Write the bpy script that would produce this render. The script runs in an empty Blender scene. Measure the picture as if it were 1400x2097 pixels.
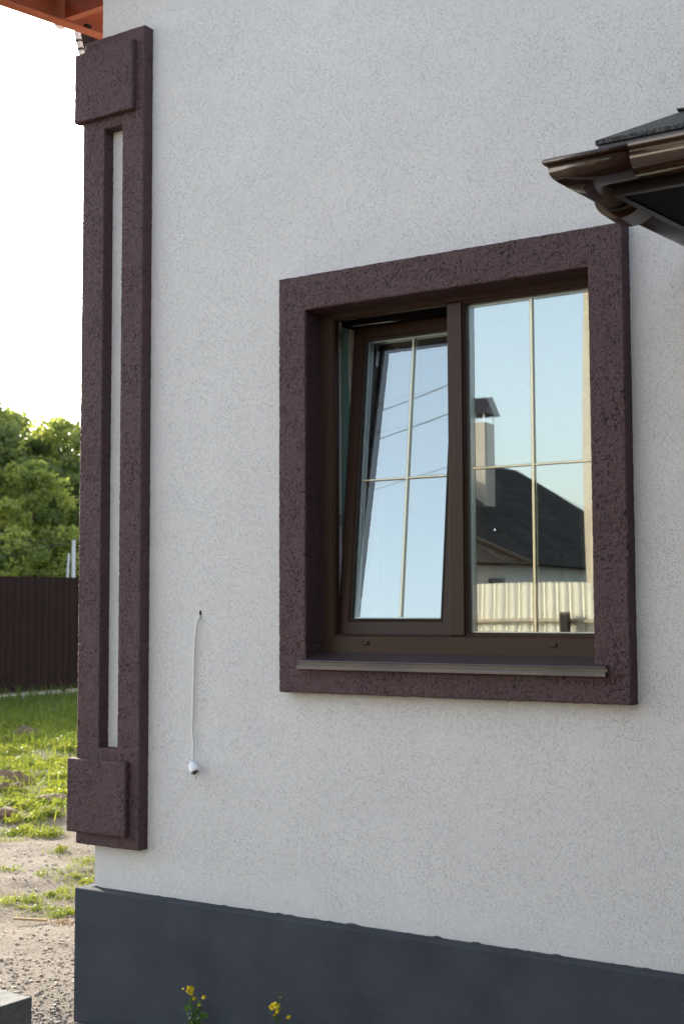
import bpy, bmesh, math, random
import numpy as np
from mathutils import Vector, Matrix
random.seed(7); rng = np.random.default_rng(7)
S = bpy.context.scene
COL = S.collection
R = math.radians

# ---------------------------------------------------------------- camera
cd = bpy.data.cameras.new('camera'); cam = bpy.data.objects.new('camera', cd); COL.objects.link(cam)
S.camera = cam
F_PX, YAW, PITCH, ROLL = 2716.4, 57.073, 4.1885, -0.2122
a, p_, r_ = R(YAW), R(PITCH), R(ROLL)
F = Vector((-math.cos(a)*math.cos(p_), math.sin(a)*math.cos(p_), math.sin(p_)))
rt = F.cross(Vector((0, 0, 1))).normalized(); up = rt.cross(F)
rt2 = rt*math.cos(r_)+up*math.sin(r_); up2 = -rt*math.sin(r_)+up*math.cos(r_)
M = Matrix((rt2, up2, -F)).transposed().to_4x4()
M.translation = Vector((3.9833, -4.2192, 1.7123))
cam.matrix_world = M
cd.sensor_fit = 'VERTICAL'; cd.sensor_height = 36.0; cd.lens = F_PX/2097*36.0
cd.clip_start = 0.05; cd.clip_end = 1500
cd.dof.use_dof = True; cd.dof.focus_distance = 4.9; cd.dof.aperture_fstop = 5.6

# ---------------------------------------------------------------- sky, sun, exposure
SUN_EL, SUN_AZ = 17.0, 28.0         # azimuth measured from -x towards +y
sd = Vector((-math.cos(R(SUN_AZ))*math.cos(R(SUN_EL)), math.sin(R(SUN_AZ))*math.cos(R(SUN_EL)), math.sin(R(SUN_EL))))
W = bpy.data.worlds.new('World'); S.world = W; W.use_nodes = True
nt = W.node_tree; bg = nt.nodes['Background']
sky = nt.nodes.new('ShaderNodeTexSky'); sky.sky_type = 'NISHITA'; sky.sun_disc = False
sky.sun_elevation = R(SUN_EL); sky.sun_rotation = math.atan2(sd.x, sd.y)
sky.air_density = 1.0; sky.dust_density = 2.2; sky.ozone_density = 1.0; sky.altitude = 100
hs_ = nt.nodes.new('ShaderNodeHueSaturation'); hs_.inputs['Saturation'].default_value = .62   # thin high haze
nt.links.new(sky.outputs[0], hs_.inputs['Color']); nt.links.new(hs_.outputs[0], bg.inputs[0]); bg.inputs[1].default_value = 0.15
sl = bpy.data.lights.new('sun', 'SUN'); sun = bpy.data.objects.new('sun', sl); COL.objects.link(sun)
sl.energy = 2.5; sl.angle = R(0.6); sl.color = (1.0, 0.90, 0.76)
sun.rotation_euler = (-sd).to_track_quat('-Z', 'Y').to_euler(); sun.location = (0, 0, 20)
S.view_settings.view_transform = 'Standard'; S.view_settings.look = 'None'
S.view_settings.exposure = 1.95; S.view_settings.gamma = 1; S.view_settings.use_curve_mapping = False
try:
    S.cycles.max_bounces = 8; S.cycles.transparent_max_bounces = 24; S.cycles.caustics_reflective = False
except Exception: pass

# ---------------------------------------------------------------- numpy noise
_P = rng.permutation(4096); _G = rng.normal(size=(4096, 3)); _G /= np.linalg.norm(_G, axis=1)[:, None]
def pnoise(x, y, z=0.0):
    x, y, z = np.broadcast_arrays(np.asarray(x, float), np.asarray(y, float), np.asarray(z, float))
    xi, yi, zi = np.floor(x).astype(int), np.floor(y).astype(int), np.floor(z).astype(int)
    xf, yf, zf = x-xi, y-yi, z-zi
    f = lambda t: t*t*t*(t*(t*6-15)+10)
    u, v, w = f(xf), f(yf), f(zf); out = 0
    for dx in (0, 1):
        for dy in (0, 1):
            for dz in (0, 1):
                h = _P[(_P[(_P[(xi+dx) & 4095]+yi+dy) & 4095]+zi+dz) & 4095]
                g = _G[h]
                d = g[..., 0]*(xf-dx)+g[..., 1]*(yf-dy)+g[..., 2]*(zf-dz)
                out = out+d*(u if dx else 1-u)*(v if dy else 1-v)*(w if dz else 1-w)
    return out*1.5
def fbm(x, y, z=0.0, n=3):
    s = 0; am = 1
    for i in range(n):
        s = s+am*pnoise(x*2**i+i*17.3, y*2**i-i*9.1, z); am *= .5
    return s

# ---------------------------------------------------------------- materials
def mat(name):
    m = bpy.data.materials.new(name); m.use_nodes = True
    n = m.node_tree; b = n.nodes['Principled BSDF']
    return m, n, b
def N(n, t, **kw):
    o = n.nodes.new(t)
    for k, v in kw.items():
        if k.startswith('_'): setattr(o, k[1:], v)
        else: o.inputs[k.replace('_', ' ')].default_value = v
    return o
def plain(name, col, rough=.6, metal=0, spec=.5, nscale=None, namt=.12, bump=0, bscale=200, coat=0):
    m, n, b = mat(name)
    b.inputs['Base Color'].default_value = (*col, 1); b.inputs['Roughness'].default_value = rough
    b.inputs['Metallic'].default_value = metal; b.inputs['Specular IOR Level'].default_value = spec
    if coat: b.inputs['Coat Weight'].default_value = coat; b.inputs['Coat Roughness'].default_value = .08
    tc = N(n, 'ShaderNodeTexCoord')
    if nscale:
        t = N(n, 'ShaderNodeTexNoise', Scale=nscale, Detail=5.0, Roughness=.6); n.links.new(tc.outputs['Object'], t.inputs['Vector'])
        mr = N(n, 'ShaderNodeMapRange', **{'From_Min': .3, 'From_Max': .7, 'To_Min': 1-namt, 'To_Max': 1+namt}); n.links.new(t.outputs[0], mr.inputs[0])
        mx = N(n, 'ShaderNodeMix', _data_type='RGBA', _blend_type='MULTIPLY'); mx.inputs[0].default_value = 1
        mx.inputs[6].default_value = (*col, 1); n.links.new(mr.outputs[0], mx.inputs[7]); n.links.new(mx.outputs[2], b.inputs['Base Color'])
    if bump:
        t2 = N(n, 'ShaderNodeTexNoise', Scale=bscale, Detail=4.0); n.links.new(tc.outputs['Object'], t2.inputs['Vector'])
        bp = N(n, 'ShaderNodeBump', Strength=bump, Distance=.004); n.links.new(t2.outputs[0], bp.inputs['Height']); n.links.new(bp.outputs[0], b.inputs['Normal'])
    return m

def stucco_mat(name, col, groove_shade, bump_d, bstr, cover=.5, scale=34, glo=.82, lo=.15):
    """bark-beetle plaster: short worm tracks = broken iso-lines of a noise"""
    m, n, b = mat(name); L = n.links
    tc = N(n, 'ShaderNodeTexCoord')
    wp = N(n, 'ShaderNodeTexNoise', Scale=60.0, Detail=2.0); L.new(tc.outputs['Object'], wp.inputs['Vector'])
    va = N(n, 'ShaderNodeVectorMath', _operation='MULTIPLY_ADD'); L.new(wp.outputs['Color'], va.inputs[0])
    va.inputs[1].default_value = (.012, .012, .012); L.new(tc.outputs['Object'], va.inputs[2])
    hs = []
    for k, (sc, wd) in enumerate(((scale, .020), (scale*1.7, .028))):
        t = N(n, 'ShaderNodeTexNoise', Scale=sc, Detail=.6, Roughness=.4)
        mp = N(n, 'ShaderNodeMapping'); mp.inputs['Location'].default_value = (k*3.7, k*1.3, k*5.1); mp.inputs['Scale'].default_value = (1.0, 1.0, .62)
        L.new(va.outputs[0], mp.inputs[0]); L.new(mp.outputs[0], t.inputs['Vector'])
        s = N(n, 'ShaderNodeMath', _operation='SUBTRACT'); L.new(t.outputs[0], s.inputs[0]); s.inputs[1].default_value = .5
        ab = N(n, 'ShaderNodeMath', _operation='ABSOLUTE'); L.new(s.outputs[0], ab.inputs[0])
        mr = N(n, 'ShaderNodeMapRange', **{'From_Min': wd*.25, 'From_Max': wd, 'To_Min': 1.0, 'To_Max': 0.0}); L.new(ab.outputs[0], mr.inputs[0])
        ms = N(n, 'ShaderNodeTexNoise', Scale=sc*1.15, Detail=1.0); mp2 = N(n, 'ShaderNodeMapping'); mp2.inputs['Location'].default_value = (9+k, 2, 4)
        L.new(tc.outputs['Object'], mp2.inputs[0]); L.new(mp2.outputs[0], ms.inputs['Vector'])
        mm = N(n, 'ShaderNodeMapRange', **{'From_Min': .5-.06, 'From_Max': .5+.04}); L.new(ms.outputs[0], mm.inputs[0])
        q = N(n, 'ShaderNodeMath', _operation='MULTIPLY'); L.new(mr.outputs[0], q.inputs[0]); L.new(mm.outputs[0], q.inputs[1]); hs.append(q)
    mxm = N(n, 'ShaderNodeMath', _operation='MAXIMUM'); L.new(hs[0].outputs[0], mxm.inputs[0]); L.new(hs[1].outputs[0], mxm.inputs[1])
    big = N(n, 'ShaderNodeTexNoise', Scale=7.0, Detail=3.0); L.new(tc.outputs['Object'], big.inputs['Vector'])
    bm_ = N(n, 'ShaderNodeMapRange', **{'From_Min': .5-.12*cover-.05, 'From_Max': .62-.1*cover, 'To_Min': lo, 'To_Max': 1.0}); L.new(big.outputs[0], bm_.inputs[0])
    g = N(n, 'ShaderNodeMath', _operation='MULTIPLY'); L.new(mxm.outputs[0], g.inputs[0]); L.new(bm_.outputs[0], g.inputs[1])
    # colour: slight large-scale tone drift + groove shade painted into the tracks
    t3 = N(n, 'ShaderNodeTexNoise', Scale=2.2, Detail=4.0); L.new(tc.outputs['Object'], t3.inputs['Vector'])
    mr3 = N(n, 'ShaderNodeMapRange', **{'From_Min': .3, 'From_Max': .7, 'To_Min': .965, 'To_Max': 1.03}); L.new(t3.outputs[0], mr3.inputs[0])
    m1 = N(n, 'ShaderNodeMix', _data_type='RGBA', _blend_type='MULTIPLY'); m1.inputs[0].default_value = 1; m1.inputs[6].default_value = (*col, 1); L.new(mr3.outputs[0], m1.inputs[7])
    m2 = N(n, 'ShaderNodeMix', _data_type='RGBA', _blend_type='MIX'); m2.inputs[7].default_value = tuple(c*groove_shade for c in col)+(1,)
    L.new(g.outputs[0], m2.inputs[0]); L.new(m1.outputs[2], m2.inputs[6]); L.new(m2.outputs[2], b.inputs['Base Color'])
    fine = N(n, 'ShaderNodeTexNoise', Scale=150.0, Detail=3.0); L.new(tc.outputs['Object'], fine.inputs['Vector'])
    hh = N(n, 'ShaderNodeMath', _operation='MULTIPLY_ADD'); L.new(g.outputs[0], hh.inputs[0]); hh.inputs[1].default_value = -1.0
    fm = N(n, 'ShaderNodeMath', _operation='MULTIPLY'); L.new(fine.outputs[0], fm.inputs[0]); fm.inputs[1].default_value = .35; L.new(fm.outputs[0], hh.inputs[2])
    bp = N(n, 'ShaderNodeBump', Strength=bstr, Distance=bump_d); L.new(hh.outputs[0], bp.inputs['Height']); L.new(bp.outputs[0], b.inputs['Normal'])
    b.inputs['Roughness'].default_value = glo; b.inputs['Specular IOR Level'].default_value = .35
    return m

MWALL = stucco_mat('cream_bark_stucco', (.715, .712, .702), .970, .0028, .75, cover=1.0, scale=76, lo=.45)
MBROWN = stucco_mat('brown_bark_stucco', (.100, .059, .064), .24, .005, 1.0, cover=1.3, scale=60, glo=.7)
MPLINTH = plain('dark_grey_plinth_paint', (.058, .066, .078), .85, spec=.15, nscale=4, namt=.17, bump=.6, bscale=110)
MPLTOP = plain('plinth_ledge_render', (.085, .088, .092), .95, spec=.1, nscale=30, namt=.2, bump=.6, bscale=60)

def wood_mat(name, col, rough=.38):
    m, n, b = mat(name); L = n.links
    tc = N(n, 'ShaderNodeTexCoord'); mp = N(n, 'ShaderNodeMapping'); L.new(tc.outputs['UV'], mp.inputs[0])
    mp.inputs['Scale'].default_value = (2.5, 260, 1)
    t = N(n, 'ShaderNodeTexNoise', Scale=1.0, Detail=5.0, Roughness=.65); L.new(mp.outputs[0], t.inputs['Vector'])
    mr = N(n, 'ShaderNodeMapRange', **{'From_Min': .3, 'From_Max': .7, 'To_Min': .72, 'To_Max': 1.2}); L.new(t.outputs[0], mr.inputs[0])
    mx = N(n, 'ShaderNodeMix', _data_type='RGBA', _blend_type='MULTIPLY'); mx.inputs[0].default_value = 1
    mx.inputs[6].default_value = (*col, 1); L.new(mr.outputs[0], mx.inputs[7]); L.new(mx.outputs[2], b.inputs['Base Color'])
    bp = N(n, 'ShaderNodeBump', Strength=.25, Distance=.001); L.new(t.outputs[0], bp.inputs['Height']); L.new(bp.outputs[0], b.inputs['Normal'])
    b.inputs['Roughness'].default_value = rough; b.inputs['Specular IOR Level'].default_value = .26
    return m
MFRAME = wood_mat('brown_wood_foil', (.048, .027, .019), .34)
MSILL = plain('brown_coated_sheet', (.050, .035, .037), .42,  spec=.8, coat=.6, nscale=8, namt=.1)
MGUT = plain('brown_gutter_enamel', (.028, .011, .006), .12, spec=.5, nscale=14, namt=.15)
MGUTIN = plain('gutter_grey_brown', (.020, .015, .014), .35)
MFASC = plain('dark_fascia_sheet', (.016, .011, .010), .4, spec=.3)
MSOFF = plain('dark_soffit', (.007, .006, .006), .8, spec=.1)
MBRASS = plain('gold_glazing_bar', (1.0, .88, .60), .38, metal=.85, spec=.6)
MSPACER = plain('aluminium_spacer', (.55, .6, .6), .35, metal=.8)
MRUB = plain('black_gasket', (.015, .015, .015), .6)
MPVC = plain('white_profile', (.72, .73, .74), .4)
MGREEN = plain('green_drywall', (.22, .42, .36), .8, nscale=6, namt=.08)
MPLAST = plain('beige_filler', (.75, .68, .58), .85, nscale=9, namt=.15)
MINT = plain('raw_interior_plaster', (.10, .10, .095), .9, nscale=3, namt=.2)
MSTEEL = plain('zinc_steel', (.55, .56, .58), .35, metal=.9)
MPIPE = plain('grey_plastic_pipe', (.50, .52, .55), .45)
MORANGE = plain('primer_red_metal', (.28, .070, .032), .45, nscale=4, namt=.15)
MORDK = plain('primer_red_dark', (.20, .06, .035), .5, nscale=4, namt=.15)
MFENCE = plain('brown_profiled_sheet', (.024, .013, .011), .7, spec=.08, nscale=2, namt=.12)
MCONC = plain('concrete', (.30, .29, .27), .85, nscale=12, namt=.2, bump=.4, bscale=90)
MBLOCK = plain('dark_concrete_block', (.15, .16, .155), .85, nscale=22, namt=.3, bump=.7, bscale=70)
MWHITE = plain('white_plastic', (.85, .86, .88), .35)
MCABLE = plain('white_cable_sheath', (.80, .79, .74), .45)
MBLACK = plain('black_plastic', (.02, .02, .02), .4)
MCREAM = plain('cream_profiled_sheet', (.70, .655, .53), .6, nscale=3, namt=.06)
MBEIGE = plain('beige_render_wall', (.50, .42, .30), .8, nscale=2, namt=.06)
MNWALL = plain('neighbour_wall_render', (.50, .48, .45), .8, nscale=2, namt=.08)
MCHIM = plain('chimney_render', (.42, .37, .31), .8, nscale=6, namt=.1)
MROOFB = plain('bark', (.10, .075, .05), .9, nscale=20, namt=.3)
MWIRE = plain('wire_black', (.02, .02, .02), .6)
MPETAL = plain('yellow_petal', (.80, .62, .02), .5)
MPALE = plain('pale_bud', (.45, .45, .12), .6)
MROCK = plain('reddish_clod', (.14, .095, .068), .95, nscale=14, namt=.3, bump=.8, bscale=40)
MGREYST = plain('grey_stone', (.33, .31, .28), .9, nscale=20, namt=.25, bump=.5, bscale=60)
MSTRAW = plain('dry_straw', (.34, .23, .13), .8)

def roof_mat(name, col, rows=3.2):
    m, n, b = mat(name); L = n.links
    tc = N(n, 'ShaderNodeTexCoord')
    br = N(n, 'ShaderNodeTexBrick', Scale=rows); br.inputs['Color1'].default_value = (*col, 1); br.inputs['Color2'].default_value = tuple(c*1.8 for c in col)+(1,)
    br.inputs['Mortar'].default_value = tuple(c*.35 for c in col)+(1,); br.inputs['Mortar Size'].default_value = .03; br.inputs['Row Height'].default_value = .45; br.inputs['Brick Width'].default_value = 1.0
    L.new(tc.outputs['UV'], br.inputs['Vector'])
    t = N(n, 'ShaderNodeTexNoise', Scale=5.0, Detail=5.0); L.new(tc.outputs['UV'], t.inputs['Vector'])
    mr = N(n, 'ShaderNodeMapRange', **{'From_Min': .3, 'From_Max': .7, 'To_Min': .6, 'To_Max': 1.5}); L.new(t.outputs[0], mr.inputs[0])
    mx = N(n, 'ShaderNodeMix', _data_type='RGBA', _blend_type='MULTIPLY'); mx.inputs[0].default_value = 1
    L.new(br.outputs[0], mx.inputs[6]); L.new(mr.outputs[0], mx.inputs[7]); L.new(mx.outputs[2], b.inputs['Base Color']); b.inputs['Roughness'].default_value = .9; b.inputs['Specular IOR Level'].default_value = .1
    return m
MTILE = roof_mat('dark_brown_shingles', (.030, .024, .020), 1.3)
MTILE2 = roof_mat('lighter_brown_shingles', (.085, .060, .040), 1.3)  # lighter brown than the main roof tiles
MTILE3 = plain('ridge_tiles', (.14, .10, .07), .8)
# granular shingle for the near roof
MSHING, n, b = mat('black_granule_shingle')
tc = N(n, 'ShaderNodeTexCoord'); t = N(n, 'ShaderNodeTexNoise', Scale=150.0, Detail=3.0, Roughness=.8); n.links.new(tc.outputs['Object'], t.inputs['Vector'])
mr = N(n, 'ShaderNodeMapRange', **{'From_Min': .45, 'From_Max': .60, 'To_Min': .006, 'To_Max': .13}); n.links.new(t.outputs[0], mr.inputs[0])
n.links.new(mr.outputs[0], b.inputs['Base Color']); b.inputs['Roughness'].default_value = .8
bp = N(n, 'ShaderNodeBump', Strength=.8, Distance=.002); n.links.new(t.outputs[0], bp.inputs['Height']); n.links.new(bp.outputs[0], b.inputs['Normal'])

def glass_mat(name, refl, tint, tr=(1, 1, 1)):
    m = bpy.data.materials.new(name); m.use_nodes = True; n = m.node_tree
    for x in list(n.nodes):
        if x.type != 'OUTPUT_MATERIAL': n.nodes.remove(x)
    out = [x for x in n.nodes if x.type == 'OUTPUT_MATERIAL'][0]
    g = N(n, 'ShaderNodeBsdfGlossy', Roughness=0.0); g.inputs['Color'].default_value = (*tint, 1)
    t = N(n, 'ShaderNodeBsdfTransparent'); t.inputs['Color'].default_value = (*tr, 1)
    fr = N(n, 'ShaderNodeFresnel', IOR=1.5)
    mr = N(n, 'ShaderNodeMapRange', **{'From_Min': 0.0, 'From_Max': 1.0, 'To_Min': refl, 'To_Max': 1.0}); n.links.new(fr.outputs[0], mr.inputs[0])
    mx = N(n, 'ShaderNodeMixShader'); n.links.new(mr.outputs[0], mx.inputs[0]); n.links.new(t.outputs[0], mx.inputs[1]); n.links.new(g.outputs[0], mx.inputs[2])
    n.links.new(mx.outputs[0], out.inputs[0])
    return m
MGLASS = glass_mat('clear_outer_glass', .03, (.95, 1, 1), (.97, .985, .98))
MGLASS2 = glass_mat('coated_inner_glass', .40, (.93, 1.0, 1.0), (.8, .85, .82))

def leaf_mat(name, c1, c2, trans=.5, rough=.5, fac_scale=.6):
    m = bpy.data.materials.new(name); m.use_nodes = True; n = m.node_tree; L = n.links
    for x in list(n.nodes):
        if x.type != 'OUTPUT_MATERIAL': n.nodes.remove(x)
    out = [x for x in n.nodes if x.type == 'OUTPUT_MATERIAL'][0]
    at = N(n, 'ShaderNodeAttribute'); at.attribute_name = 'tone'
    mx = N(n, 'ShaderNodeMix', _data_type='RGBA'); mx.inputs[6].default_value = (*c1, 1); mx.inputs[7].default_value = (*c2, 1); L.new(at.outputs['Fac'], mx.inputs[0])
    d = N(n, 'ShaderNodeBsdfPrincipled', Roughness=rough); L.new(mx.outputs[2], d.inputs['Base Color']); d.inputs['Specular IOR Level'].default_value = .3
    tr = N(n, 'ShaderNodeBsdfTranslucent')
    sc = N(n, 'ShaderNodeMix', _data_type='RGBA', _blend_type='MULTIPLY'); sc.inputs[0].default_value = 1; sc.inputs[7].default_value = (2.0, 1.9, .9, 1); L.new(mx.outputs[2], sc.inputs[6]); L.new(sc.outputs[2], tr.inputs['Color'])
    ms = N(n, 'ShaderNodeMixShader'); ms.inputs[0].default_value = trans; L.new(d.outputs[0], ms.inputs[1]); L.new(tr.outputs[0], ms.inputs[2]); L.new(ms.outputs[0], out.inputs[0])
    return m
MGRASS = leaf_mat('grass_blades', (.06, .10, .02), (.19, .22, .05), .45)
MWEED = leaf_mat('weed_leaves', (.08, .12, .025), (.24, .26, .06), .45)
MLEAF = leaf_mat('tree_leaves', (.080, .115, .055), (.25, .29, .12), .6)
MLEAF2 = leaf_mat('pale_tree_leaves', (.10, .15, .055), (.29, .32, .11), .6)
MPLANT = leaf_mat('plant_leaves', (.05, .12, .03), (.10, .20, .05), .3)

# ground
MGROUND, n, b = mat('sandy_ground'); L = n.links
tc = N(n, 'ShaderNodeTexCoord')
t1 = N(n, 'ShaderNodeTexNoise', Scale=.9, Detail=6.0, Roughness=.6); L.new(tc.outputs['Object'], t1.inputs['Vector'])
cr = n.nodes.new('ShaderNodeValToRGB'); L.new(t1.outputs[0], cr.inputs[0])
cr.color_ramp.elements[0].position = .35; cr.color_ramp.elements[0].color = (.115, .082, .055, 1)
cr.color_ramp.elements[1].position = .58; cr.color_ramp.elements[1].color = (.225, .190, .148, 1)
t2 = N(n, 'ShaderNodeTexNoise', Scale=45.0, Detail=5.0, Roughness=.7); L.new(tc.outputs['Object'], t2.inputs['Vector'])
mr = N(n, 'ShaderNodeMapRange', **{'From_Min': .3, 'From_Max': .7, 'To_Min': .62, 'To_Max': 1.35}); L.new(t2.outputs[0], mr.inputs[0])
mx = N(n, 'ShaderNodeMix', _data_type='RGBA', _blend_type='MULTIPLY'); mx.inputs[0].default_value = 1; L.new(cr.outputs[0], mx.inputs[6]); L.new(mr.outputs[0], mx.inputs[7]); L.new(mx.outputs[2], b.inputs['Base Color'])
b.inputs['Roughness'].default_value = .95
bp = N(n, 'ShaderNodeBump', Strength=1.0, Distance=.03); L.new(t2.outputs[0], bp.inputs['Height']); L.new(bp.outputs[0], b.inputs['Normal'])

# ---------------------------------------------------------------- builders
def tag(o, label=None, cat=None, group=None, kind=None):
    if label: o['label'] = label
    if cat: o['category'] = cat
    if group: o['group'] = group
    if kind: o['kind'] = kind
    return o
def empty(name, loc=(0, 0, 0), label=None, cat=None, group=None):
    o = bpy.data.objects.new(name, None); COL.objects.link(o); o.location = loc; o.empty_display_size = .2
    return tag(o, label, cat, group)
def link(name, me, m, parent=None, label=None):
    o = bpy.data.objects.new(name, me); COL.objects.link(o)
    if m: me.materials.append(m)
    if parent:
        o.parent = parent
        l = parent; off = Vector((0, 0, 0))
        while l is not None: off += l.location; l = l.parent
        o.location = -off if not o.get('loc') else o.location
    if label: o['label'] = label
    return o
def from_np(name, V, Fq, smooth=False, tone=None):
    V = np.asarray(V, np.float32).reshape(-1, 3); Fq = np.asarray(Fq, np.int32); k = Fq.shape[1]
    me = bpy.data.meshes.new(name); me.vertices.add(len(V)); me.vertices.foreach_set('co', V.ravel())
    me.loops.add(Fq.size); me.loops.foreach_set('vertex_index', Fq.ravel())
    me.polygons.add(len(Fq)); me.polygons.foreach_set('loop_start', np.arange(0, Fq.size, k, dtype=np.int32))
    try: me.polygons.foreach_set('loop_total', np.full(len(Fq), k, np.int32))
    except Exception: pass
    me.update(calc_edges=True)
    if smooth: me.polygons.foreach_set('use_smooth', np.ones(len(Fq), bool))
    if tone is not None:
        at = me.attributes.new('tone', 'FLOAT', 'POINT'); at.data.foreach_set('value', np.asarray(tone, np.float32))
    me.validate(); return me

class MB:
    def __init__(s): s.bm = bmesh.new(); s.uv = s.bm.loops.layers.uv.new('UVMap')
    def quadbox(s, P):   # 8 corners: bottom 4 ccw, top 4 ccw
        v = [s.bm.verts.new(p) for p in P]
        for f in ((3, 2, 1, 0), (4, 5, 6, 7), (0, 1, 5, 4), (1, 2, 6, 5), (2, 3, 7, 6), (3, 0, 4, 7)):
            s.bm.faces.new([v[i] for i in f])
        return v
    def box(s, x0, x1, y0, y1, z0, z1, bev=0, grain=None):
        v = s.quadbox([(x0, y0, z0), (x1, y0, z0), (x1, y1, z0), (x0, y1, z0), (x0, y0, z1), (x1, y0, z1), (x1, y1, z1), (x0, y1, z1)])
        if bev:
            es = {e for w in v for e in w.link_edges}
            bmesh.ops.bevel(s.bm, geom=list(es), offset=bev, segments=2, affect='EDGES', profile=.5)
        return s
    def tube(s, pts, r, seg=8, cap=True):
        pts = [Vector(p) for p in pts]; rr = r if isinstance(r, (list, tuple)) else [r]*len(pts); rings = []
        nrm = None
        for i, p in enumerate(pts):
            d = (pts[min(i+1, len(pts)-1)]-pts[max(i-1, 0)]).normalized()
            if nrm is None:
                nrm = d.cross(Vector((0, 0, 1)))
                if nrm.length < .1: nrm = d.cross(Vector((0, 1, 0)))
            nrm = (nrm-d*nrm.dot(d)).normalized(); b2 = d.cross(nrm)
            rings.append([s.bm.verts.new(p+(nrm*math.cos(2*math.pi*k/seg)+b2*math.sin(2*math.pi*k/seg))*rr[i]) for k in range(seg)])
        for A, B in zip(rings, rings[1:]):
            for k in range(seg):
                f = s.bm.faces.new((A[k], A[(k+1) % seg], B[(k+1) % seg], B[k])); f.smooth = True
        if cap: s.bm.faces.new(rings[0][::-1]); s.bm.faces.new(rings[-1])
        return s
    def prism(s, poly, h):   # poly 3D list, extrude by vector h
        h = Vector(h); A = [s.bm.verts.new(Vector(p)) for p in poly]; B = [s.bm.verts.new(Vector(p)+h) for p in poly]; k = len(poly)
        s.bm.faces.new(A[::-1]); s.bm.faces.new(B)
        for i in range(k): s.bm.faces.new((A[i], A[(i+1) % k], B[(i+1) % k], B[i]))
        return s
    def ball(s, c, r, sub=2, sc=(1, 1, 1), jit=0):
        g = bmesh.ops.create_icosphere(s.bm, subdivisions=sub, radius=r)
        for v in g['verts']:
            q = 1+jit*random.uniform(-1, 1); v.co = Vector((v.co.x*sc[0]*q, v.co.y*sc[1]*q, v.co.z*sc[2]*q))+Vector(c)
        return s
    def uvs(s):
        """UV: u along the longest horizontal/vertical run, v across"""
        for f in s.bm.faces:
            n_ = f.normal if f.normal.length else Vector((0, 0, 1))
            for l in f.loops:
                c = l.vert.co
                if abs(n_.z) > .75: l[s.uv].uv = (c.x, c.y)
                elif abs(n_.y) >= abs(n_.x): l[s.uv].uv = (c.x, c.z)
                else: l[s.uv].uv = (c.y, c.z)
    def build(s, name, m, parent=None, label=None, grain=None, smooth=False):
        bmesh.ops.recalc_face_normals(s.bm, faces=s.bm.faces[:]); s.bm.normal_update(); s.uvs()
        if grain == 'z':
            for f in s.bm.faces:
                for l in f.loops: u = l[s.uv].uv; l[s.uv].uv = (u[1], u[0])
        if smooth:
            for f in s.bm.faces: f.smooth = True
        me = bpy.data.meshes.new(name); s.bm.to_mesh(me); s.bm.free()
        return link(name, me, m, parent, label)

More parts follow.
